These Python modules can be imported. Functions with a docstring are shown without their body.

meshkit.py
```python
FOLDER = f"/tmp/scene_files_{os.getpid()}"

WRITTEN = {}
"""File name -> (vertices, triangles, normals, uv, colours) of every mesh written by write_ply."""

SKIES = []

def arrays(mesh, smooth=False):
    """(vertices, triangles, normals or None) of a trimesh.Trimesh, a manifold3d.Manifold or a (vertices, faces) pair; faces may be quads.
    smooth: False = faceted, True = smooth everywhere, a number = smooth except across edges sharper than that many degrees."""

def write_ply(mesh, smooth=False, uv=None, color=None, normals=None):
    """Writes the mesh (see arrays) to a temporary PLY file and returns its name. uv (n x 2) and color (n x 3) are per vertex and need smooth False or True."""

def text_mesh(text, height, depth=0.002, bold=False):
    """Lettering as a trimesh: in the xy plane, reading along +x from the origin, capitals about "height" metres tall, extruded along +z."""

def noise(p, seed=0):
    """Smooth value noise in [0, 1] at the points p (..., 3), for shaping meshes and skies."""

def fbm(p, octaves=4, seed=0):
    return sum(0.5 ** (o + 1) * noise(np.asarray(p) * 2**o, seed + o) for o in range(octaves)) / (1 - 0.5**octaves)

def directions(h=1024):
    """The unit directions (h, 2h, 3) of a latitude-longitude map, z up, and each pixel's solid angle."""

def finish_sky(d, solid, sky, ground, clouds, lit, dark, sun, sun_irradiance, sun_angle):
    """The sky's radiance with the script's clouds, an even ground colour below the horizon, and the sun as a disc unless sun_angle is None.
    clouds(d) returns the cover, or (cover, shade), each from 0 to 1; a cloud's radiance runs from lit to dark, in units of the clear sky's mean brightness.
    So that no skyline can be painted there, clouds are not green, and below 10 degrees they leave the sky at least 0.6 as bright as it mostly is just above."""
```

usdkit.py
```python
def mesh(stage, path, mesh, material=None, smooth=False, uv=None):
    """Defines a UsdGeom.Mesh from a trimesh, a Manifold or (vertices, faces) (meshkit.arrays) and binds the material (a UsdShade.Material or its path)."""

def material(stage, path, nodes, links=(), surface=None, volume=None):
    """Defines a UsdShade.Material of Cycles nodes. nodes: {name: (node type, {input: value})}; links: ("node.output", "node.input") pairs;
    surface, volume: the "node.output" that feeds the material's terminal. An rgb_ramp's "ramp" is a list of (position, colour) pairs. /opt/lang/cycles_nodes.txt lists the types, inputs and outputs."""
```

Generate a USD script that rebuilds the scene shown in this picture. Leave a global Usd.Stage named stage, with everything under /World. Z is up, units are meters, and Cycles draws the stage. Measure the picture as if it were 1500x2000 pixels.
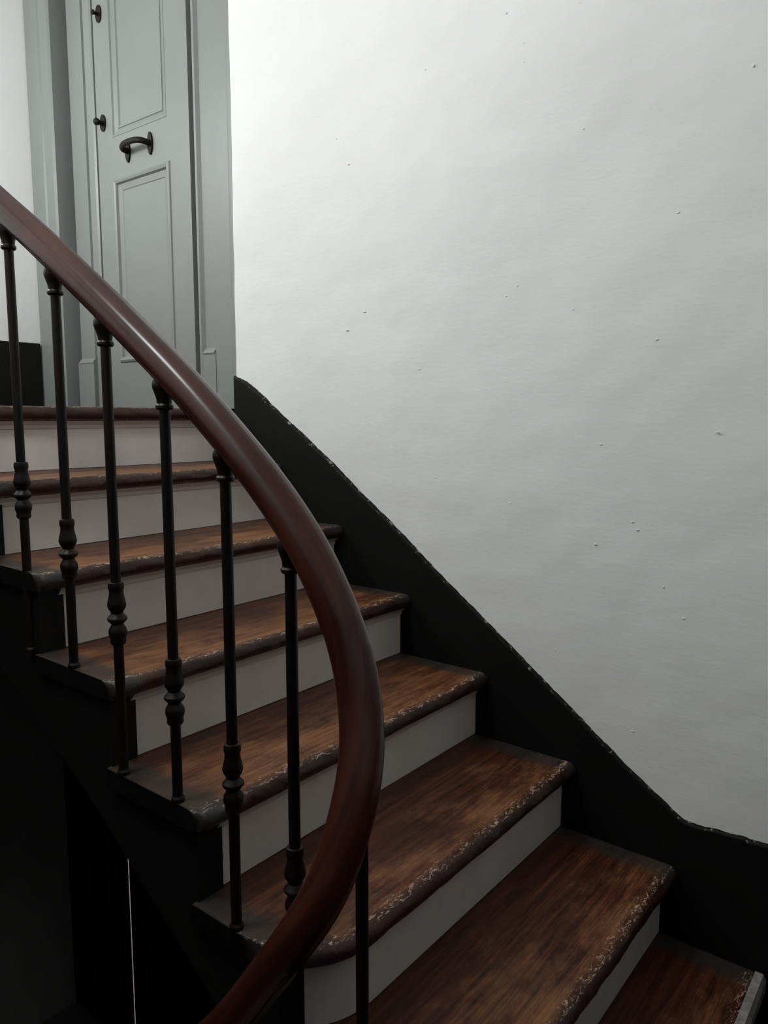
import math, random
import numpy as np, trimesh, shapely.geometry as sg, shapely.ops as so
from scipy.interpolate import PchipInterpolator
import usdkit, meshkit
from pxr import Usd, UsdGeom, UsdLux, UsdShade, Gf, Sdf, Vt

random.seed(7)
rng = np.random.default_rng(7)
stage = Usd.Stage.CreateInMemory()
UsdGeom.SetStageUpAxis(stage, UsdGeom.Tokens.z)
UsdGeom.SetStageMetersPerUnit(stage, 1.0)
UsdGeom.Xform.Define(stage, '/World')
UsdGeom.Scope.Define(stage, '/World/Looks')

# x runs down the flight, y from the stair well (0.75) to the plaster wall (1.66), z up; half landing at z = 0
# ------------------------------------------------------------------ camera
cam = UsdGeom.Camera.Define(stage, '/World/camera')
cam.CreateHorizontalApertureAttr(24.0); cam.CreateVerticalApertureAttr(32.0); cam.CreateFocalLengthAttr(24.0)
cam.CreateClippingRangeAttr(Gf.Vec2f(0.02, 100))
TH = math.atan2(.62, .78); PITCH = math.radians(7.0)
right = np.array([math.cos(TH), math.sin(TH), 0]); fwd = np.array([-math.sin(TH), math.cos(TH), 0])
look = fwd * math.cos(PITCH) - np.array([0, 0, 1.0]) * math.sin(PITCH)
up = np.cross(right, look)
M = np.eye(4); M[0, :3] = right; M[1, :3] = up; M[2, :3] = -look; M[3, :3] = [0, 0, 1.33]
cam.AddTransformOp().Set(Gf.Matrix4d(M.tolist()))
cam.CreateExposureAttr(0.0)
# ------------------------------------------------------------------ light: two added globe lamps, out of view, placed to fit the wall brightness
CEIL = 4.1
ADDED_LAMPS = [((-2.7, .6, 2.5), 52.0), ((-1.3, .25, 2.5), 46.0)]
for i, (at, power) in enumerate(ADDED_LAMPS):
    bulb = UsdLux.SphereLight.Define(stage, '/World/added_globe_light' + ('_%03d' % i if i else ''))
    bulb.CreateRadiusAttr(0.13); bulb.CreateIntensityAttr(power); bulb.CreateColorAttr(Gf.Vec3f(0.975, 1.0, 0.99)); bulb.CreateNormalizeAttr(False)
    bulb.AddTranslateOp().Set(Gf.Vec3d(*at))


# ------------------------------------------------------------------ helpers
NAMES = set()
def numbered(base):
    p, k = base, 0
    while p in NAMES:
        k += 1; p = f'{base}_{k:03d}'
    NAMES.add(p)
    return p
def path_of(name, parent):
    return numbered(f"{parent.GetPath() if parent is not None else '/World'}/{name}")
def obj(name, mesh, mat, parent=None, smooth=30, primvars=None, label=None):
    p = path_of(name, parent)
    m = usdkit.mesh(stage, p, mesh, '/World/Looks/' + mat, smooth=smooth)
    for k, v in (primvars or {}).items():
        UsdGeom.PrimvarsAPI(m).CreatePrimvar(k, Sdf.ValueTypeNames.FloatArray, 'vertex').Set(Vt.FloatArray.FromNumpy(np.asarray(v, np.float32)))
    if label: m.GetPrim().SetCustomDataByKey('label', label)
    return m.GetPrim()
def tag(o, label=None, cat=None, group=None, kind=None):
    for k, v in (('label', label), ('category', cat), ('group', group), ('kind', kind)):
        if v: o.SetCustomDataByKey(k, v)
    return o
def thing(name, label, cat, loc=(0, 0, 0), rz=0, kind=None):
    x = UsdGeom.Xform.Define(stage, path_of(name, None)); x.AddTranslateOp().Set(Gf.Vec3d(*loc)); x.AddRotateZOp().Set(rz)
    return tag(x.GetPrim(), label, cat, kind=kind)
def box(x0, x1, y0, y1, z0, z1):
    b = trimesh.creation.box([x1 - x0, y1 - y0, z1 - z0]); b.apply_translation([(x0 + x1) / 2, (y0 + y1) / 2, (z0 + z1) / 2]); return b
def rbox(x0, x1, y0, y1, z0, z1, r=.003):
    import manifold3d as m3
    pts = []
    for x in (x0, x1):
        for y in (y0, y1):
            for z in (z0, z1):
                for a in range(3):
                    q = [x + (r if x == x0 else -r), y + (r if y == y0 else -r), z + (r if z == z0 else -r)]
                    q[a] = (x, y, z)[a]; pts.append(q)
    return trimesh.convex.convex_hull(np.array(pts))
def cat(*ms):
    return trimesh.util.concatenate([m for m in ms])
def extrude_xz(poly, y0, y1):
    """A polygon in the x-z plane made y1 - y0 thick."""
    m = trimesh.creation.extrude_polygon(poly, y1 - y0, engine='earcut')
    v = m.vertices.copy(); m.vertices = np.c_[v[:, 0], y1 - v[:, 2], v[:, 1]]
    return m
def extrude_xy(poly, z0, z1):
    m = trimesh.creation.extrude_polygon(poly, z1 - z0, engine='earcut'); m.apply_translation([0, 0, z0]); return m
def grid(P):
    """Triangles of a (rows, cols, 3) point grid."""
    n, m = P.shape[:2]
    i = np.arange(n * m).reshape(n, m)
    a, b, c, d = i[:-1, :-1].ravel(), i[1:, :-1].ravel(), i[1:, 1:].ravel(), i[:-1, 1:].ravel()
    return P.reshape(-1, 3), np.r_[np.c_[a, b, c], np.c_[a, c, d]]
def sweep(path, prof, closed=False, cap=True):
    """prof (m, 2) = (sideways, up) swept along path (n, 3), the profile kept upright."""
    path = np.asarray(path, float); prof = np.asarray(prof, float); n, m = len(path), len(prof)
    T = np.gradient(path, axis=0); T /= np.linalg.norm(T, axis=1, keepdims=True)
    S = np.cross(T, [0, 0, 1.0]); S /= np.maximum(np.linalg.norm(S, axis=1, keepdims=True), 1e-9)
    U = np.cross(S, T)
    P = path[:, None] + prof[None, :, 0, None] * S[:, None] + prof[None, :, 1, None] * U[:, None]
    v, f = grid(np.concatenate([P, P[:, :1]], 1))
    parts = [trimesh.Trimesh(v, f[:, ::-1], process=False)]
    if cap:
        for k, fl in ((0, False), (n - 1, True)):
            c = P[k].mean(0); vv = np.vstack([P[k], c]); ff = np.array([[i, (i + 1) % m, m] for i in range(m)])
            parts.append(trimesh.Trimesh(vv, ff[:, ::-1] if fl else ff, process=False))
    t = cat(*parts)
    if t.volume < 0: t.invert()
    return t
def lathe(prof, n=20):
    m = trimesh.creation.revolve(np.asarray(prof, float), sections=n)
    if m.volume < 0: m.invert()
    return m
def moved(m, d):
    m = m.copy(); m.apply_translation(d); return m
def frame_moulding(x0, x1, z0, z1, prof, y):
    """A mitred picture-frame moulding on a face looking to -y; prof = (inset, proud of y) from the outside inwards."""
    rings = []
    for ins, proud in prof:
        a, b, c, d = x0 + ins, x1 - ins, z0 + ins, z1 - ins
        rings.append([[a, y - proud, c], [b, y - proud, c], [b, y - proud, d], [a, y - proud, d]])
    R = np.array(rings)
    ms = []
    for k in range(4):   # one strip a side, so that the mitres stay sharp
        P = np.stack([R[:, k], R[:, (k + 1) % 4]], 1)
        v, f = grid(P); ms.append(trimesh.Trimesh(v, f, process=False))
    t = cat(*ms)
    # faces must look to -y
    if (t.face_normals[:, 1] * t.area_faces).sum() > 0: t.invert()
    return t

# ------------------------------------------------------------------ materials
def mat(name, nodes, links=(), surface='p.BSDF'):
    return usdkit.material(stage, '/World/Looks/' + name, nodes, list(links), surface=surface)
def paint(name, col, col2, rough=.5, scale=6, bump=.05, bscale=60, spec=.5, bdist=.002, coat=0):
    return mat(name, {
        'tc': ('texture_coordinate', {}),
        'n': ('noise_texture', {'scale': scale, 'detail': 5.0, 'roughness': .6}),
        'r': ('rgb_ramp', {'ramp': [(.3, col), (.7, col2)]}),
        'nb': ('noise_texture', {'scale': bscale, 'detail': 4.0}),
        'b': ('bump', {'strength': bump, 'distance': bdist}),
        'p': ('principled_bsdf', {'roughness': rough, 'specular_ior_level': spec, 'coat_weight': coat, 'coat_roughness': .2})},
        [('tc.object', 'n.vector'), ('tc.object', 'nb.vector'), ('n.fac', 'r.fac'), ('r.color', 'p.base_color'), ('nb.fac', 'b.height'), ('b.normal', 'p.normal')])
mat('plaster', {
    'tc': ('texture_coordinate', {}),
    'n': ('noise_texture', {'scale': 1.6, 'detail': 6.0, 'roughness': .6}),
    'r': ('rgb_ramp', {'ramp': [(.3, (.72, .73, .715)), (.7, (.80, .805, .79))]}),
    'map': ('mapping', {'scale': (1.0, 1.0, 2.6)}),
    'n1': ('noise_texture', {'scale': 5.0, 'detail': 4.0, 'roughness': .55}),
    'n2': ('noise_texture', {'scale': 42.0, 'detail': 5.0, 'roughness': .6}),
    'n3': ('noise_texture', {'scale': 260.0, 'detail': 3.0}),
    'b1': ('bump', {'strength': .2, 'distance': .010}),
    'b2': ('bump', {'strength': .12, 'distance': .0018}),
    'b3': ('bump', {'strength': .2, 'distance': .0005}),
    'p': ('principled_bsdf', {'roughness': .75, 'specular_ior_level': .25})},
    [('tc.object', 'n.vector'), ('tc.object', 'map.vector'), ('map.vector', 'n1.vector'), ('map.vector', 'n2.vector'), ('tc.object', 'n3.vector'),
     ('n.fac', 'r.fac'), ('r.color', 'p.base_color'), ('n1.fac', 'b1.height'), ('n2.fac', 'b2.height'), ('n3.fac', 'b3.height'),
     ('b1.normal', 'b2.normal'), ('b2.normal', 'b3.normal'), ('b3.normal', 'p.normal')])
paint('wall_dim', (.05, .042, .036), (.065, .055, .048), .7)  # dark colour added on unseen walls to hold back bounce light
paint('wall_shaded', (.16, .155, .15), (.19, .185, .18), .7)  # shade of the lower storey put into the wall colour
paint('ceiling_white', (.75, .75, .74), (.79, .79, .78), .8)
paint('door_paint', (.195, .212, .206), (.218, .235, .229), .42, 3, .12, 90, .5, .0012)
paint('black_iron', (.004, .0024, .002), (.010, .0052, .004), .42, 30, .1, 200, .22, .0006)
paint('dark_metal', (.03, .03, .03), (.05, .05, .05), .4, 30, .05, 200)
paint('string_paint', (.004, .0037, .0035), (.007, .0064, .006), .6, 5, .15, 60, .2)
paint('pale_moulding', (.50, .45, .43), (.58, .525, .50), .55, 12, .1, 80)
paint('nosing_worn', (.16, .15, .14), (.34, .32, .30), .6, 60, .5, 120, .5, .002)
paint('plain_dark', (.03, .028, .026), (.045, .042, .04), .7, 4, .05, 60)
# risers: off-white paint, scuffed
mat('riser_paint', {
    'tc': ('texture_coordinate', {}),
    'n': ('noise_texture', {'scale': 5.0, 'detail': 6.0, 'roughness': .65}),
    'r': ('rgb_ramp', {'ramp': [(.25, (.60, .54, .51)), (.6, (.69, .625, .595)), (.8, (.72, .655, .63))]}),
    'n2': ('noise_texture', {'scale': 70.0, 'detail': 4.0}),
    'b': ('bump', {'strength': .2, 'distance': .0012}),
    'p': ('principled_bsdf', {'roughness': .45, 'specular_ior_level': .4})},
    [('tc.object', 'n.vector'), ('tc.object', 'n2.vector'), ('n.fac', 'r.fac'), ('r.color', 'p.base_color'), ('n2.fac', 'b.height'), ('b.normal', 'p.normal')])
# black skirting paint with pale chips along its top edge (primvar edge = metres below the top)
mat('skirting_paint', {
    'tc': ('texture_coordinate', {}), 'e': ('attribute', {'attribute': 'edge'}),
    'm1': ('mapping', {'scale': (1.0, 1.0, 1.0)}),
    'n': ('noise_texture', {'scale': 62.0, 'detail': 5.0, 'roughness': .7}),
    'near': ('rgb_ramp', {'ramp': [(0.0, (.20, .20, .20)), (.007, (.13, .13, .13)), (.016, (0, 0, 0))]}),
    'add': ('math', {'math_type': 'add'}),
    'mask': ('rgb_ramp', {'ramp': [(.755, (0, 0, 0)), (.79, (1, 1, 1))]}),
    'mx': ('mix', {'color1': (.0042, .0042, .004), 'color2': (.26, .25, .235)}),
    'nb': ('noise_texture', {'scale': 45.0, 'detail': 4.0}),
    'b': ('bump', {'strength': .3, 'distance': .0015}),
    'p': ('principled_bsdf', {'roughness': .6, 'specular_ior_level': .16})},
    [('tc.object', 'n.vector'), ('tc.object', 'nb.vector'), ('e.fac', 'near.fac'), ('n.fac', 'add.value1'), ('near.color', 'add.value2'),
     ('add.value', 'mask.fac'), ('mask.color', 'mx.fac'), ('mx.color', 'p.base_color'), ('nb.fac', 'b.height'), ('b.normal', 'p.normal')])
# varnished treads: grain along y, varnish worn off behind the nosing; primvars front (metres behind the nosing) and side (metres from the nearer end)
mat('tread_wood', {
    'tc': ('texture_coordinate', {}), 'fr': ('attribute', {'attribute': 'front'}), 'sd': ('attribute', {'attribute': 'side'}),
    'mg': ('mapping', {'scale': (26.0, 1.3, 26.0)}),
    'g': ('noise_texture', {'scale': 3.2, 'detail': 6.0, 'roughness': .65, 'distortion': .4}),
    'mf': ('mapping', {'scale': (170.0, 4.0, 170.0)}),
    'gf': ('noise_texture', {'scale': 2.0, 'detail': 4.0, 'roughness': .6}),
    'base': ('rgb_ramp', {'ramp': [(.25, (.020, .0056, .0038)), (.45, (.060, .0165, .0085)), (.6, (.108, .032, .015)), (.8, (.165, .056, .026))]}),
    'fine': ('rgb_ramp', {'ramp': [(.3, (.55, .55, .55)), (.65, (1.15, 1.15, 1.15))]}),
    'mul': ('mix', {'mix_type': 'multiply', 'fac': 1.0}),
    # varnish worn off behind the nosing
    'mw': ('mapping', {'scale': (16.0, 7.0, 16.0)}),
    'nw': ('noise_texture', {'scale': 1.0, 'detail': 8.0, 'roughness': .7}),
    'wf': ('rgb_ramp', {'ramp': [(0.0, (0, 0, 0)), (.012, (.02, .02, .02)), (.030, (.21, .21, .21)), (.075, (.18, .18, .18)), (.15, (.10, .10, .10)), (.23, (0, 0, 0))]}),
    'we': ('attribute', {'attribute': 'wear_falloff'}), 'wb': ('math', {'math_type': 'add'}),
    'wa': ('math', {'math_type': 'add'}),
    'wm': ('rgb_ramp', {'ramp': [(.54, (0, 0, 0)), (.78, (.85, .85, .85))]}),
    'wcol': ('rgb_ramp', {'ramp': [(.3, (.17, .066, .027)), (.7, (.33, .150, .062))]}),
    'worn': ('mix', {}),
    # dark greasy face of the nosing
    'df': ('rgb_ramp', {'ramp': [(0.0, (.75, .75, .75)), (.010, (.6, .6, .6)), (.024, (0, 0, 0))]}),
    'dark': ('mix', {'color2': (.012, .0055, .005)}),
    # dull grey ends where no foot falls, the sawn end painted black
    'ns': ('noise_texture', {'scale': 14.0, 'detail': 4.0}),
    'nsm': ('math', {'math_type': 'multiply', 'value2': .03}),
    'sa': ('math', {'math_type': 'add'}),
    'sm': ('rgb_ramp', {'ramp': [(.055, (.85, .85, .85)), (.085, (0, 0, 0))]}),
    'ends': ('mix', {'color2': (.034, .030, .027)}),
    'bm': ('rgb_ramp', {'ramp': [(0.0, (1, 1, 1)), (.002, (1, 1, 1)), (.004, (0, 0, 0))]}),
    'blk': ('mix', {'color2': (.004, .0037, .0035)}),
    # flaked pale chips along the upper edge of the nosing and a few specks elsewhere
    'mc': ('mapping', {'scale': (130.0, 52.0, 130.0)}),
    'nc': ('noise_texture', {'scale': 1.0, 'detail': 6.0, 'roughness': .75, 'distortion': 1.2}),
    'cf': ('rgb_ramp', {'ramp': [(0.0, (0, 0, 0)), (.005, (.02, .02, .02)), (.010, (.17, .17, .17)), (.024, (.15, .15, .15)), (.045, (.04, .04, .04)), (.2, (.01, .01, .01))]}),
    'ca': ('math', {'math_type': 'add'}),
    'cm': ('rgb_ramp', {'ramp': [(.70, (0, 0, 0)), (.745, (.85, .85, .85))]}),
    'chip': ('mix', {'color2': (.50, .37, .27)}),
    'rr': ('rgb_ramp', {'ramp': [(.3, (.25, .25, .25)), (.7, (.5, .5, .5))]}),
    'b1': ('bump', {'strength': .25, 'distance': .0012}), 'b2': ('bump', {'strength': .5, 'distance': .0022}),
    'p': ('principled_bsdf', {'specular_ior_level': .34})},
    [('tc.object', 'mg.vector'), ('mg.vector', 'g.vector'), ('tc.object', 'mf.vector'), ('mf.vector', 'gf.vector'), ('g.fac', 'base.fac'), ('gf.fac', 'fine.fac'),
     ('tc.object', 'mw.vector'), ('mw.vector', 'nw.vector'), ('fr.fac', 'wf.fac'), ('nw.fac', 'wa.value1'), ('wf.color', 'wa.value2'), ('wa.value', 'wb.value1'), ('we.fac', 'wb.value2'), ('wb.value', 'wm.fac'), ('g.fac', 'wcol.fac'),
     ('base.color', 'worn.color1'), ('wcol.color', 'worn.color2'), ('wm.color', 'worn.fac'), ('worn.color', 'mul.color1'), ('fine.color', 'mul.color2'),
     ('mul.color', 'dark.color1'), ('fr.fac', 'df.fac'), ('df.color', 'dark.fac'),
     ('tc.object', 'ns.vector'), ('ns.fac', 'nsm.value1'), ('nsm.value', 'sa.value1'), ('sd.fac', 'sa.value2'), ('sa.value', 'sm.fac'),
     ('dark.color', 'ends.color1'), ('sm.color', 'ends.fac'), ('tc.object', 'mc.vector'), ('mc.vector', 'nc.vector'), ('fr.fac', 'cf.fac'), ('nc.fac', 'ca.value1'), ('cf.color', 'ca.value2'), ('ca.value', 'cm.fac'),
     ('ends.color', 'chip.color1'), ('cm.color', 'chip.fac'), ('chip.color', 'blk.color1'), ('sd.fac', 'bm.fac'), ('bm.color', 'blk.fac'), ('blk.color', 'p.base_color'), ('nw.fac', 'rr.fac'), ('rr.color', 'p.roughness'),
     ('gf.fac', 'b1.height'), ('b1.normal', 'b2.normal'), ('ca.value', 'b2.height'), ('b2.normal', 'p.normal')])
# varnished mahogany handrail
mat('rail_wood', {
    'tc': ('texture_coordinate', {}), 'l': ('attribute', {'attribute': 'along'}), 'a': ('attribute', {'attribute': 'around'}),
    'cx': ('combine_xyz', {}),
    'mp': ('mapping', {'scale': (5.0, 90.0, 1.0)}),
    'g': ('noise_texture', {'scale': 1.0, 'detail': 5.0, 'roughness': .6}),
    'big': ('noise_texture', {'scale': 5.0, 'detail': 4.0}),
    'r': ('rgb_ramp', {'ramp': [(.25, (.014, .0030, .0022)), (.5, (.034, .0078, .0050)), (.75, (.075, .0185, .0110))]}),
    'mb': ('math', {'math_type': 'add'}), 'half': ('math', {'math_type': 'multiply', 'value2': .5}),
    'rr': ('rgb_ramp', {'ramp': [(.3, (.22, .22, .22)), (.7, (.34, .34, .34))]}),
    'b': ('bump', {'strength': .12, 'distance': .0008}),
    'p': ('principled_bsdf', {'specular_ior_level': .3, 'coat_weight': .05, 'coat_roughness': .12})},
    [('l.fac', 'cx.x'), ('a.fac', 'cx.y'), ('cx.vector', 'mp.vector'), ('mp.vector', 'g.vector'), ('tc.object', 'big.vector'), ('g.fac', 'mb.value1'), ('big.fac', 'mb.value2'), ('mb.value', 'half.value1'),
     ('half.value', 'r.fac'), ('r.color', 'p.base_color'), ('big.fac', 'rr.fac'), ('rr.color', 'p.roughness'), ('big.fac', 'b.height'), ('b.normal', 'p.normal')])
mat('roof_glass', {'t': ('transparent_bsdf', {}), 'g': ('glossy_bsdf', {'roughness': .02}), 'f': ('fresnel', {'IOR': 1.45}), 'm': ('mix_closure', {})},
    [('f.fac', 'm.fac'), ('t.BSDF', 'm.closure1'), ('g.BSDF', 'm.closure2')], surface='m.closure')
mat('lit_room', {'e': ('emission', {'color': (1.0, .86, .74), 'strength': .2})}, surface='e.emission')

# ------------------------------------------------------------------ the stair's measures
RISE, GO, T = .17, .2465, .038
YW, YS = 1.655, .746                       # wall end and well end of the treads
zt = lambda k: (8 - k) * RISE              # top of tread k (0 = upper landing, 8 = half landing)
xr = lambda k: -1.01 + (k - 4) * GO        # face of riser k, below the nosing of tread k
TOP = zt(0)
LOW = zt(16)
DIM_TOP = 1.5                                 # top of the dark band added on the unseen walls
X0, X1, Y0 = -3.15, .85, -.37              # left wall, end wall, wall behind the lower flight

# ------------------------------------------------------------------ room shell
def wall_grid(x0, x1, z0, z1, y, thick=.12, step=.022, seed=3):
    nx, nz = int((x1 - x0) / step) + 1, int((z1 - z0) / step) + 1
    X, Z = np.meshgrid(np.linspace(x0, x1, nx), np.linspace(z0, z1, nz), indexing='ij')
    P = np.stack([X, 0 * X, Z], -1)
    h = (meshkit.fbm(P * [2.6, 1, 2.2] + 11, 4, seed) - .5) * .012 + (meshkit.fbm(P * [11, 1, 14] + 5, 3, seed + 9) - .5) * .0035
    P[..., 1] = y + h
    v, f = grid(P)
    front = trimesh.Trimesh(v, f, process=False)
    if front.face_normals[:, 1].mean() > 0: front.invert()
    return cat(front, box(x0, x1, y + .015, y + thick, z0, z1))
wr = wall_grid(-1.932, X1, LOW, CEIL, 1.668)
# lumps and pits left in the plaster
lumps = [(-.86, 1.39), (-.745, 1.50), (-1.0, 1.40), (-.6, .62), (-.95, 1.62), (-.70, 1.27), (-1.45, 2.02), (-.62, 1.1), (-.45, 1.3), (-.5, .9), (-.55, 1.75), (-.42, 2.0)]
for i in range(26):
    lumps.append((rng.uniform(-1.5, -.35), rng.uniform(.7, 2.4)))
bl = []
for i, (lx, lz) in enumerate(lumps):
    s = trimesh.creation.icosphere(1, 1.0)
    s.apply_scale([.0022 + .0025 * rng.random(), .0016, .0014 + .0015 * rng.random()]); s.apply_translation([lx, 1.667, lz]); bl.append(s)
wr = cat(wr, *bl)
wr = cat(wr, box(X0 - .1, -1.932, 1.668, 1.79, TOP + 2.35, CEIL), box(X0 - .1, -1.932, 1.668, 1.79, LOW + 2.35, TOP - .22))
tag(obj('wall_right', wr, 'plaster'), 'white uneven plaster wall rising beside the stair flight', 'wall', kind='structure')
tag(obj('wall_left', box(X0 - .12, X0, Y0 - .1, 1.668, TOP - .2, CEIL), 'plaster'), 'white plaster wall left of the grey panelled door', 'wall', kind='structure')
tag(obj('wall_left', box(X0 - .12, X0, Y0 - .1, 1.668, LOW, TOP - .2), 'wall_shaded'), 'wall of the storey below with its shade painted in, seen under the stair', 'wall', kind='structure')  # same wall as above, coloured dark for the shade below
# the two walls behind the camera: plaster above an added dark band that cuts bounce light
for nm, q in (('front', (X0 - .12, X1 + .1, Y0 - .12, Y0)), ('back', (X1, X1 + .12, Y0, 1.79))):
    tag(obj('wall_' + nm, box(*q, DIM_TOP, CEIL), 'plaster'), kind='structure')
    tag(obj('wall_' + nm, box(*q, LOW, DIM_TOP), 'wall_dim'), kind='structure')
tag(obj('ceiling', box(X0 - .1, X1 + .1, Y0 - .1, 1.79, CEIL, CEIL + .2), 'ceiling_white'), kind='structure')
for at, lab in ((ADDED_LAMPS[0][0], 'added unseen globe lamp hanging on a long cord above the upper landing'), (ADDED_LAMPS[1][0], 'added unseen globe lamp hanging on a long cord above the middle of the flight')):
    lp = thing('added_pendant_lamp', lab, 'lamp', at)  # invented fitting around each added light, outside the view
    dz = CEIL - at[2]
    obj('cord', moved(trimesh.creation.cylinder(.004, dz - .18, sections=10), (0, 0, (dz + .18) / 2)), 'dark_metal', lp)
    obj('cap', lathe([(0, .131), (.05, .131), (.052, .145), (.03, .16), (.012, .19), (0, .19)], 24), 'dark_metal', lp)
    obj('ceiling_rose', moved(lathe([(0, -.03), (.02, -.03), (.045, -.01), (.05, 0), (0, 0)], 24), (0, 0, dz - .001)), 'ceiling_white', lp)

# floors: upper landing, half landing round the end of the well, lower landing
XL = xr(0) + .035
def nosed_floor(x0, xf, y0, y1, z, th=.2):
    """Landing whose front edge is a worn rounded nosing at xf."""
    ys = np.linspace(y0, y1, 140)
    pr = [(x0 - xf, 0)] + [(-.12, 0), (-.06, 0), (-.03, 0)]
    r = T / 2
    pr += [(-r + r * math.sin(a), -r + r * math.cos(a)) for a in np.linspace(0, math.pi, 9)]
    pr += [(-.07, -T), (-.07, -th), (x0 - xf, -th)]
    pr = np.array(pr)
    P = np.zeros((len(ys), len(pr), 3)); P[..., 0] = xf + pr[None, :, 0]; P[..., 1] = ys[:, None]; P[..., 2] = z + pr[None, :, 1]
    q = P.reshape(-1, 3)
    n = (meshkit.fbm(q * [90, 45, 90], 4, 5) - .5)
    k = np.clip((P[..., 0] - (xf - .05)) / .05, 0, 1).ravel() * (q[:, 2] > z - T - .001)
    q[:, 0] += n * .008 * k; q[:, 2] += np.minimum(n, .1) * .008 * k
    P = q.reshape(P.shape)
    v, f = grid(np.concatenate([P, P[:, :1]], 1))
    t = trimesh.Trimesh(v, f, process=False)
    if t.volume < 0: t.invert()
    return t, P, pr
lt, _, _ = nosed_floor(X0, XL, Y0, YW, TOP)
front = XL - lt.vertices[:, 0]
lt_o = obj('floor', lt, 'tread_wood', smooth=True, primvars={'front': np.clip(front, 0, 1), 'side': np.full(len(front), .3)})
tag(lt_o, 'upper landing with a worn wooden nosing in front of the door', 'floor', kind='structure')
well = sg.box(-1.9, -.67, .614, .754).union(sg.Point(-.67, .684).buffer(.07, 24))
half = sg.Polygon([(-.52, Y0), (X1, Y0), (X1, YW), (xr(7) + .0, YW), (xr(7) + .0, .745), (-.74, .745), (-.74, .615), (-.52, .615)]).difference(well.buffer(-.02))
hl = extrude_xy(half, -.2, 0)
obj_hl = obj('floor', hl, 'tread_wood', smooth=30)
tag(obj_hl, 'half landing at the foot of the stair flight', 'floor', kind='structure')
tag(obj('floor', box(X0, -2.2, Y0, 1.668, LOW - .2, LOW), 'plain_dark'), kind='structure')

# skirting of the right wall, raked along the flight, black
top = [(-1.932, 1.462), (-1.88, 1.444), (-1.833, 1.416), (-1.698, 1.324), (-1.51, 1.197), (-1.413, 1.123), (-1.23, .992), (-1.064, .868), (-.933, .774), (-.769, .652), (-.638, .555), (-.517, .474), (-.478, .449), (-.44, .449), (-.40, .452), (-.307, .455), (X1, .46)]
ts = np.array(top); xs = np.unique(np.r_[np.arange(-1.932, -.25, .006), np.arange(-.25, X1, .05), X1])
ztop = np.interp(xs, ts[:, 0], ts[:, 1]) + (meshkit.fbm(np.c_[xs * 26, xs * 0, xs * 0], 4, 2) - .5) * .004 + (meshkit.fbm(np.c_[xs * 120, xs * 0, xs * 0], 2, 8) - .5) * .004
zbot = np.minimum(ztop - .2, np.maximum(ztop - .75, -.01)); zbot = np.where(xs > -.28, -.0, ztop - .55)
prof = [(.012, 0), (.006, 0), (.0015, -.0015), (0, -.006), (0, -.015), (0, -.04), (0, -.12)]
P = np.zeros((len(xs), len(prof) + 1, 3))
for j, (dy, dz) in enumerate(prof):
    P[:, j] = np.c_[xs, np.full(len(xs), YW + dy), ztop + dz]
P[:, -1] = np.c_[xs, np.full(len(xs), YW), zbot]
v, f = grid(P); sk = trimesh.Trimesh(v, f, process=False)
if sk.face_normals[:, 1].mean() > 0: sk.invert()
edge = np.zeros(P.shape[:2])
for j in range(P.shape[1]): edge[:, j] = np.abs(prof[j][0] - .006 if j < 3 else 0) if j < 3 else (-prof[j][1] if j < len(prof) else .5)
bk = sk.copy(); bk.vertices[:, 1] = YW + .0125; bk.invert()
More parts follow.
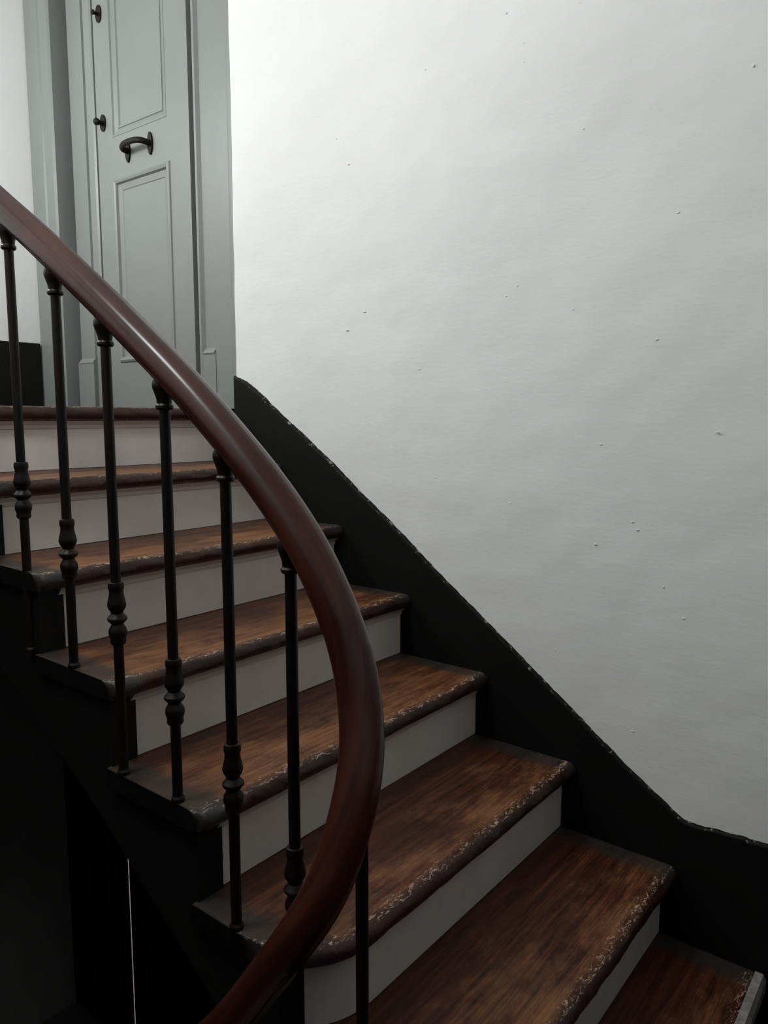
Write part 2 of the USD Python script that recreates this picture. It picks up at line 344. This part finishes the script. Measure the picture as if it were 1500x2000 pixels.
tag(obj('baseboard_right', cat(sk, bk), 'skirting_paint', smooth=True, primvars={'edge': np.r_[edge.ravel(), np.full(len(bk.vertices), .5)]}), 'black painted skirting board raked along the stair wall', 'skirting board', kind='structure')
bb = rbox(X0, X0 + .018, Y0 + .01, 1.655, TOP + .001, TOP + .275, .004)
tag(obj('baseboard_left', bb, 'string_paint'), 'black skirting board at the upper landing left of the door', 'skirting board', kind='structure')

# ------------------------------------------------------------------ door in its panelled frame
def make_door(z0, name, paint_='door_paint'):
    d = thing(name, None, None, kind='structure')
    H = 2.3; zt_ = z0 + H; Y = 1.66
    # casing on the left, standing proud, with a bead
    cs = sg.Polygon([(-3.148, 1.70), (-3.148, Y + .006), (-3.142, Y), (-3.046, Y), (-3.040, Y + .006), (-3.030, Y + .006), (-3.024, Y - .004), (-2.968, Y - .004), (-2.960, Y + .004), (-2.960, 1.86), (-3.148, 1.86)])
    obj('casing', extrude_xy(cs, z0, zt_), paint_, d)
    # deep slot, jamb panel and bead left of the leaf
    jb = sg.Polygon([(-2.959, 1.86), (-2.959, 1.84), (-2.916, 1.84), (-2.916, 1.711), (-2.910, 1.706), (-2.806, 1.702), (-2.802, 1.716), (-2.776, 1.716), (-2.769, 1.689), (-2.761, 1.685), (-2.724, 1.685), (-2.716, 1.69), (-2.713, 1.72), (-2.713, 1.86)])
    obj('jamb', extrude_xy(jb, z0, zt_), paint_, d)
    # narrow panel right of the leaf
    pn = sg.Polygon([(-2.140, 1.80), (-2.140, 1.690), (-2.136, 1.686), (-2.126, 1.686), (-2.116, 1.697), (-2.068, 1.697), (-2.060, 1.690), (-1.972, 1.688), (-1.967, 1.683), (-1.960, 1.68), (-1.933, 1.68), (-1.933, 1.80)])
    obj('side_panel', extrude_xy(pn, z0, zt_), paint_, d)
    obj('side_panel_base', box(-2.135, -2.058, 1.6875, 1.72, z0, z0 + .186), paint_, d)
    lg = sg.Polygon([(1.684, z0 + .18), (1.681, z0 + .186), (1.684, z0 + .192), (1.699, z0 + .208), (1.72, z0 + .208), (1.72, z0 + .18)])
    def ledge(x0, x1, y=0):
        m = trimesh.creation.extrude_polygon(lg, x1 - x0, engine='earcut'); v = m.vertices.copy()
        m.vertices = np.c_[x0 + v[:, 2], v[:, 0] + y, v[:, 1]]
        if m.volume < 0: m.invert()
        return m
    obj('ledge', ledge(-2.118, -2.062, .003), paint_, d)
    obj('jamb_base', box(-2.914, -2.803, 1.692, 1.73, z0, z0 + .186), paint_, d)
    obj('ledge', ledge(-2.908, -2.804, .009), paint_, d)
    # the leaf: stiles, rails, sunk panels with mouldings
    L0, L1, Yf = -2.705, -2.165, 1.69
    pan = [(-2.610, -2.284, z0 + .982, z0 + 2.12), (-2.612, -2.272, z0 + .175, z0 + .838)]
    lf = thing_part(d, 'leaf')
    P_ = sg.box(L0, z0 + .004, L1, zt_ - .03)
    for a, b, c, e in pan: P_ = P_.difference(sg.box(a, c, b, e))
    obj('stiles_and_rails', extrude_xz(P_, Yf, Yf + .04), paint_, lf)
    a, b, c, e = pan[0]
    obj('moulding', frame_moulding(a, b, c, e, [(0, 0), (.002, .002), (.007, .002), (.011, -.004), (.028, -.009), (.030, -.0055), (.036, -.0055), (.040, -.011)], Yf), paint_, lf)
    obj('panel', box(a + .038, b - .038, Yf + .0105, Yf + .03, c + .038, e - .038), paint_, lf)
    a, b, c, e = pan[1]
    obj('moulding', frame_moulding(a, b, c, e, [(0, 0), (.003, .005), (.010, .008), (.018, .005), (.022, -.004), (.043, -.007), (.046, -.010)], Yf), paint_, lf)
    obj('panel', box(a + .044, b - .044, Yf + .0095, Yf + .03, c + .044, e - .044), paint_, lf)
    # head
    obj('head', rbox(-3.148, -1.933, 1.672, 1.80, zt_ - .028, zt_ + .06, .003), paint_, d)
    # pull handle: two pointed roses and an arched grip
    hz = z0 + .915
    th = np.linspace(0, math.pi, 17)
    hp = np.c_[-2.444 - .067 * np.cos(th), Yf - .004 - .042 * np.sin(th) ** .45, hz + .008 * np.sin(th)]
    grip = sweep(hp, [(.0075 * math.cos(a), .0105 * math.sin(a)) for a in np.linspace(0, 2 * math.pi, 13)[:-1]])
    h = thing_part(d, 'handle'); tag(h, 'dark iron pull handle')
    obj('grip', grip, 'black_iron', h)
    for sx in (-2.511, -2.377):
        ro = sg.Polygon([(sx + .013 * math.cos(t) * abs(math.cos(t)) ** .4, hz + .038 * math.sin(t)) for t in np.linspace(0, 2 * math.pi, 28)])
        obj('rose', extrude_xz(ro, Yf - .007, Yf + .001), 'black_iron', h)
    # two locks on the left stile
    for kz, knob in ((z0 + 1.045, True), (z0 + 1.42, False)):
        k = thing_part(d, 'lock'); tag(k, 'dark iron lock with a round knob' if knob else 'dark iron keyhole plate with a turned key stub')
        lx = -2.662
        el = sg.Polygon([(lx + .017 * math.cos(t), kz + .030 * math.sin(t)) for t in np.linspace(0, 2 * math.pi, 28)])
        obj('plate', extrude_xz(el, Yf - .005, Yf + .001), 'black_iron', k)
        kn = lathe([(0, 0), (.009, 0), (.007, .008), (.012, .016), (.013, .024), (.008, .03), (0, .031)] if knob else [(0, 0), (.006, 0), (.006, .014), (.009, .016), (.009, .02), (0, .022)])
        kn.apply_transform(trimesh.transformations.rotation_matrix(math.pi / 2, [1, 0, 0])); kn.apply_translation([lx - .004, Yf - .005, kz])
        obj('knob', kn, 'black_iron', k)
    return d
def thing_part(parent, name):
    return UsdGeom.Xform.Define(stage, path_of(name, parent)).GetPrim()
door = tag(make_door(TOP, 'door_1'), 'grey green panelled door with a dark pull handle on the upper landing', 'door', kind='structure')
door2 = tag(make_door(LOW, 'door_2', 'string_paint'), 'door on the landing below painted black for its shade, with a lit crack at its edge', 'door', kind='structure')  # same grey door as above; the black stands in for shade
tag(obj('light_gap', box(-2.7128, -2.7052, 1.6905, 1.72, LOW + .02, LOW + .95), 'lit_room', door2), 'lit crack beside the door leaf')

# ------------------------------------------------------------------ staircase
WEAR_FALLOFF = {1: .05, 2: .05, 3: .04, 4: .02, 5: -.07, 6: -.07, 7: -.10}     # varnish worn off each board, with light falloff down the flight painted in
def tread_mesh(xf, xb, y0, y1, z, seed, k_, ny=70):
    t = np.linspace(0, 1, ny); t = (1 - np.cos(t * np.pi)) / 2 * .5 + t * .5
    ys = np.unique(np.r_[y0 + (y1 - y0) * t, np.linspace(y0, y0 + .2, 24), np.linspace(y0, y1, 130)])
    r = T / 2
    rows = []
    for y in ys:
        f_ = xf(y); b_ = xb(y)
        row = [(b_ + (f_ - r - b_) * q, 0.0, f_) for q in (0, .2, .4, .55, .7, .8, .88, .95)]
        row += [(f_ - r + r * math.sin(a), -r + r * math.cos(a), f_) for a in np.linspace(0, math.pi, 11)]
        row += [(f_ - .04, -T, f_), (b_, -T, f_)]
        rows.append([(x, y, z + dz, fx) for x, dz, fx in row])
    A = np.array(rows); P = A[..., :3]; F = A[..., 3] - P[..., 0]
    q = P.reshape(-1, 3); k = np.clip(1 - F.ravel() / .05, 0, 1) ** 1.5
    n = meshkit.fbm(q * [60, 30, 60] + seed * 7.3, 4, seed) - .5
    n2 = meshkit.noise(q * [8, 14, 8] + seed * 3.1, seed) - .5
    side = np.minimum(q[:, 1] - y0, y1 - q[:, 1]); k2 = np.clip(side / .05, 0, 1)
    q[:, 0] += (n * .010 + n2 * .003) * k * k2
    q[:, 2] += np.where(q[:, 2] > z - r, np.minimum(n, .05) * .007 * k * k2, n * .003 * k * k2)
    mid = np.exp(-((q[:, 1] - (y0 + y1) / 2) / .28) ** 2)
    q[:, 2] -= np.where(q[:, 2] > z - r, .004 * mid * np.exp(-F.ravel() / .08), 0)
    P = q.reshape(P.shape)
    v, f = grid(np.concatenate([P, P[:, :1]], 1))
    F = np.concatenate([F, F[:, :1]], 1).ravel(); S = None
    t_ = trimesh.Trimesh(v, f, process=False)
    if t_.volume < 0: t_.invert()
    parts = [t_]; Fs = [F]
    for e, want in ((0, -1), (len(ys) - 1, 1)):
        vv = np.vstack([P[e], P[e].mean(0)]); m = len(P[e]); ff = np.array([[i, (i + 1) % m, m] for i in range(m)])
        c_ = trimesh.Trimesh(vv, ff, process=False)
        if (c_.face_normals[:, 1].mean()) * want < 0: c_.invert()
        parts.append(c_); Fs.append(np.full(len(vv), .3))
    m = cat(*parts); F = np.concatenate(Fs)
    side = np.minimum(m.vertices[:, 1] - y0, y1 - m.vertices[:, 1])
    return m, {'front': np.clip(F, 0, 1), 'side': np.clip(side, 0, 1), 'wear_falloff': np.full(len(F), WEAR_FALLOFF[k_])}
def corner(y, x, r, y0=YS):
    u = y - y0
    return x if u >= r else x - (r - math.sqrt(max(r * r - (r - u) ** 2, 0)))
def strip(fn, y0, y1, prof, n=60):
    """A profile (out from the face fn(y), height) run along the riser face."""
    ys = np.unique(np.r_[np.linspace(y0, y1, n), np.linspace(y0, y0 + .2, 16)])
    prof = np.array(prof)
    P = np.zeros((len(ys), len(prof), 3))
    for i, y in enumerate(ys): P[i] = np.c_[fn(y) + prof[:, 0], np.full(len(prof), y), prof[:, 1]]
    v, f = grid(np.concatenate([P, P[:, :1]], 1)); parts = [trimesh.Trimesh(v, f, process=False)]
    if parts[0].volume < 0: parts[0].invert()
    for e, want in ((0, -1), (len(ys) - 1, 1)):
        m = len(prof); c_ = trimesh.Trimesh(P[e], np.array([[0, i, i + 1] for i in range(1, m - 1)]), process=False)
        if c_.face_normals[:, 1].mean() * want < 0: c_.invert()
        parts.append(c_)
    return cat(*parts)
def xfront(k):
    r = .15 if k == 5 else .02
    x = xr(k) + .035
    if k == 7: return lambda y: -.302 + (YW - y) * .02
    return lambda y: corner(y, x, r)
def xriser(k):
    if k == 5: return lambda y: corner(y, xr(k), .16, .768)
    if k == 7: return lambda y: -.325 + (YW - y) * .02
    return lambda y: xr(k)
st = thing('staircase', 'old wooden stair flight with worn brown treads and pale painted risers', 'staircase')
YR0 = .812
for k in range(0, 8):
    fr_ = xriser(k)
    if k:
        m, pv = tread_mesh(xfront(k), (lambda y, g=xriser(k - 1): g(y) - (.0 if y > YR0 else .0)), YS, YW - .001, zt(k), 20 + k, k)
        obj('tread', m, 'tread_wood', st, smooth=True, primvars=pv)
    z1, z0 = zt(k) - T - (.0 if k else 0), zt(k + 1)
    rs = obj('riser', strip(fr_, YR0, YW - .001, [(0, z0 + .001), (0, z1 - .001), (-.018, z1 - .001), (-.018, z0 + .001)]), 'riser_paint', st, smooth=30)
    if k < 7:
        obj('moulding', strip(fr_, YR0 - .012, YW - .002, [(.0005, z1 - .022), (.004, z1 - .021), (.006, z1 - .012), (.012, z1 - .006), (.018, z1 - .002), (.018, z1 - .001), (.0005, z1 - .001)]), 'pale_moulding', rs, smooth=30)
    if k == 7:
        obj('nosing', strip(lambda y: xfront(7)(y), YS + .3, YW - .002, [(-.012, zt(7) + .0025), (.004, zt(7) + .002), (.010, zt(7) - .01), (.010, zt(7) - .034), (.0, zt(7) - .036)]), 'nosing_worn', rs, smooth=False, label='pale worn nosing edge')
# cut string on the well side, black, stepped under the treads
pts = [(xr(0) - .01, zt(0) - T)]
pts = []
xprev = xr(0)
pts.append((xprev - .004, zt(1) - T))
for k in range(1, 8):
    xe = {5: xr(5) - .045, 7: -.335}.get(k, xr(k) + .006)
    pts += [(xe - .001, zt(k) - T)]
    if k < 7: pts += [(xe - .001, zt(k + 1) - T)]
nose = lambda x: zt(4) - (x - (xr(4) + .035)) * RISE / GO
pts += [(-.335, -.001), (-.55, -.001), (-.60, -.2)]
bx = np.linspace(-.75, xr(0) - .004, 14)
pts += [(x, nose(x) - .335 - .045 * min(1, max(0, (-1.3 - x) / .4))) for x in bx]
obj('outer_string', extrude_xz(sg.Polygon(pts).buffer(0), .757, .811), 'string_paint', st, smooth=30, label='black painted stepped string on the well side')
sf = sg.Polygon([(-.62, nose(-.62) - .325), (-.62, nose(-.62) - .30), (xr(0) - .004, nose(xr(0)) - .30), (xr(0) - .004, nose(xr(0)) - .325)])
obj('soffit', extrude_xz(sf, .811, YW - .002), 'plain_dark', st)

# lower flight: the same stair turned about, going down from the half landing
lo = UsdGeom.Xform.Define(stage, path_of('staircase', None))
lo.AddTranslateOp().Set(Gf.Vec3d(-.5 + xr(0), 1.36, -TOP)); lo.AddRotateZOp().Set(180)
lo.GetPrim().GetReferences().AddInternalReference(st.GetPath()); lo.GetPrim().SetInstanceable(True)
tag(lo.GetPrim(), 'lower stair flight going down from the half landing on the other side of the well', 'staircase')

# ------------------------------------------------------------------ railing
RW = .07; DC = -.67; YB = .754
pp = []
for y in np.linspace(Y0 + .03, .64, 30): pp.append((-2.0, y))
for a in np.linspace(0, math.pi / 2, 14)[1:]: pp.append((-2.0 + .105 - .105 * math.cos(a), .64 + .105 * math.sin(a)))
for x in np.linspace(-1.89, DC, 90)[1:]: pp.append((x, YB))
for a in np.linspace(math.pi / 2, -math.pi / 2, 46)[1:]: pp.append((DC + RW * math.cos(a), YB - RW + RW * math.sin(a)))
for x in np.linspace(DC, -2.05, 70)[1:]: pp.append((x, YB - 2 * RW))
pp = np.array(pp); S_ = np.r_[0, np.cumsum(np.hypot(*np.diff(pp, axis=0).T))]
iflight = np.abs(pp[:, 0] + 1.70)[(pp[:, 1] == YB)].argmin() + np.nonzero(pp[:, 1] == YB)[0][0]
s0 = S_[iflight] + (-1.70 - pp[iflight, 0])          # arc length at x = -1.70
zr = [(-.9, 2.10), (-.45, 2.10), (-.25, 2.06), (0, 1.842), (.315, 1.641), (.465, 1.545), (.596, 1.458), (.71, 1.379), (.808, 1.304), (.893, 1.232), (.963, 1.159), (1.015, 1.084), (1.051, 1.010), (1.085, .935), (1.128, .850), (1.168, .768), (1.22, .680), (1.266, .612), (1.322, .535), (1.38, .465), (1.46, .385), (1.7, .215), (2.75, -.50)]
zr = np.array(zr); fz = PchipInterpolator(zr[:, 0], zr[:, 1])
def rail_z(s): return np.where(s < -.9, 2.10, fz(np.clip(s, -.9, 2.75)))
sr = np.unique(np.r_[np.linspace(S_[0], S_[-1], 420), np.linspace(s0 + .85, s0 + 1.4, 150)])
rx, ry = np.interp(sr, S_, pp[:, 0]), np.interp(sr, S_, pp[:, 1])
from scipy.ndimage import gaussian_filter1d
path = np.c_[rx, ry, rail_z(sr - s0)]
half_prof = [(.0, .0295), (.006, .0288), (.013, .0262), (.0195, .0222), (.0235, .0188), (.0262, .0150), (.0285, .0095), (.0302, .002), (.0305, -.005), (.0292, -.012), (.0262, -.0185), (.022, -.0235), (.0195, -.0250), (.0185, -.0285), (.012, -.0292)]
prof = np.array(half_prof + [(-x, y) for x, y in half_prof[::-1][:-1]]) * [.97, .88]
rail = sweep(path, prof)
pl = np.r_[0, np.cumsum(np.hypot(*np.diff(np.vstack([prof, prof[:1]]), axis=0).T))]
ng, mg = len(path), len(prof) + 1
along = np.repeat(sr, mg); around = np.tile(pl, ng); extra = len(rail.vertices) - ng * mg
rg = thing('stair_railing', 'dark iron stair railing with a curved varnished mahogany handrail', 'railing')
obj('handrail', rail, 'rail_wood', rg, smooth=True, primvars={'along': np.r_[along, np.zeros(extra)], 'around': np.r_[around, np.zeros(extra)]}, label='curved reddish brown varnished wooden handrail')
R = .0088
knuckle = [(R, .052), (.0125, .051), (.0137, .046), (.0137, .040), (.0122, .036), (.0128, .028), (.0155, .016), (.0166, .010), (.0150, .004), (.0112, -.002), (.0104, -.005), (.0138, -.009), (.0172, -.013), (.0176, -.016), (.0150, -.020), (.0108, -.024), (.0112, -.027), (.0150, -.033), (.0164, -.039), (.0156, -.045), (.0134, -.051), (.0138, -.055), (.0138, -.059), (.0120, -.062), (R, -.064)]
capital = [(R, -.042), (.0118, -.0415), (.0142, -.039), (.0142, -.035), (.0118, -.032), (.0122, -.026), (.0138, -.020), (.0162, -.013), (.0182, -.007), (.0186, -.001), (.0165, .006), (.0, .006)]
def baluster(s, zb, bracket=True):
    x, y = float(np.interp(s, S_, pp[:, 0])), float(np.interp(s, S_, pp[:, 1])); zc = float(rail_z(s - s0)); top = zc - .036
    slope = abs(float(rail_z(s - s0 + .01) - rail_z(s - s0 - .01)) / .02); top -= .012 * min(slope, 2)
    zlow = zb + .0005
    b = obj('baluster', moved(lathe([(0, zlow), (R, zlow), (R, top), (0, top)], 18), (x, y, 0)), 'black_iron', rg)
    obj('capital', moved(lathe(capital, 18), (x, y, top + .008)), 'black_iron', b)
    obj('knuckle', moved(lathe(knuckle, 20), (x, y, top - .497)), 'black_iron', b)
    if bracket:
        obj('collar', moved(lathe([(0, 0), (.0115, 0), (.0115, .006), (R, .010), (0, .010)], 16), (x, y, zb + .0005)), 'black_iron', b)
    else:
        obj('foot', moved(lathe([(0, 0), (.02, 0), (.02, .006), (.012, .012), (R, .03), (0, .03)], 18), (x, y, zb)), 'black_iron', b)
sx = lambda x: s0 + (x + 1.70)
for x, k in ((-1.84, 1), (-1.685, 2), (-1.531, 3), (-1.366, 3), (-1.21, 4), (-1.049, 4), (-.904, 5), (-.768, 5)):
    baluster(sx(x), zt(k))
baluster(s0 + 1.083, .001)
baluster(s0 + 1.31, .001)
for x in np.arange(-.80, -2.0, -.148):
    s = S_[-1] + (-2.05 - x) * -1 * -1 if False else S_[-1] - (x + 2.05)
    k = int(np.searchsorted([-.5 + xr(0) - (xr(j)) for j in range(8)][::-1], x))
    kk = sum(1 for j in range(8) if x < -.5 + xr(0) - xr(j))
    baluster(s, -TOP + zt(kk))
for y in np.arange(.60, Y0 + .06, -.148):
    baluster(y - (Y0 + .03), TOP, False)
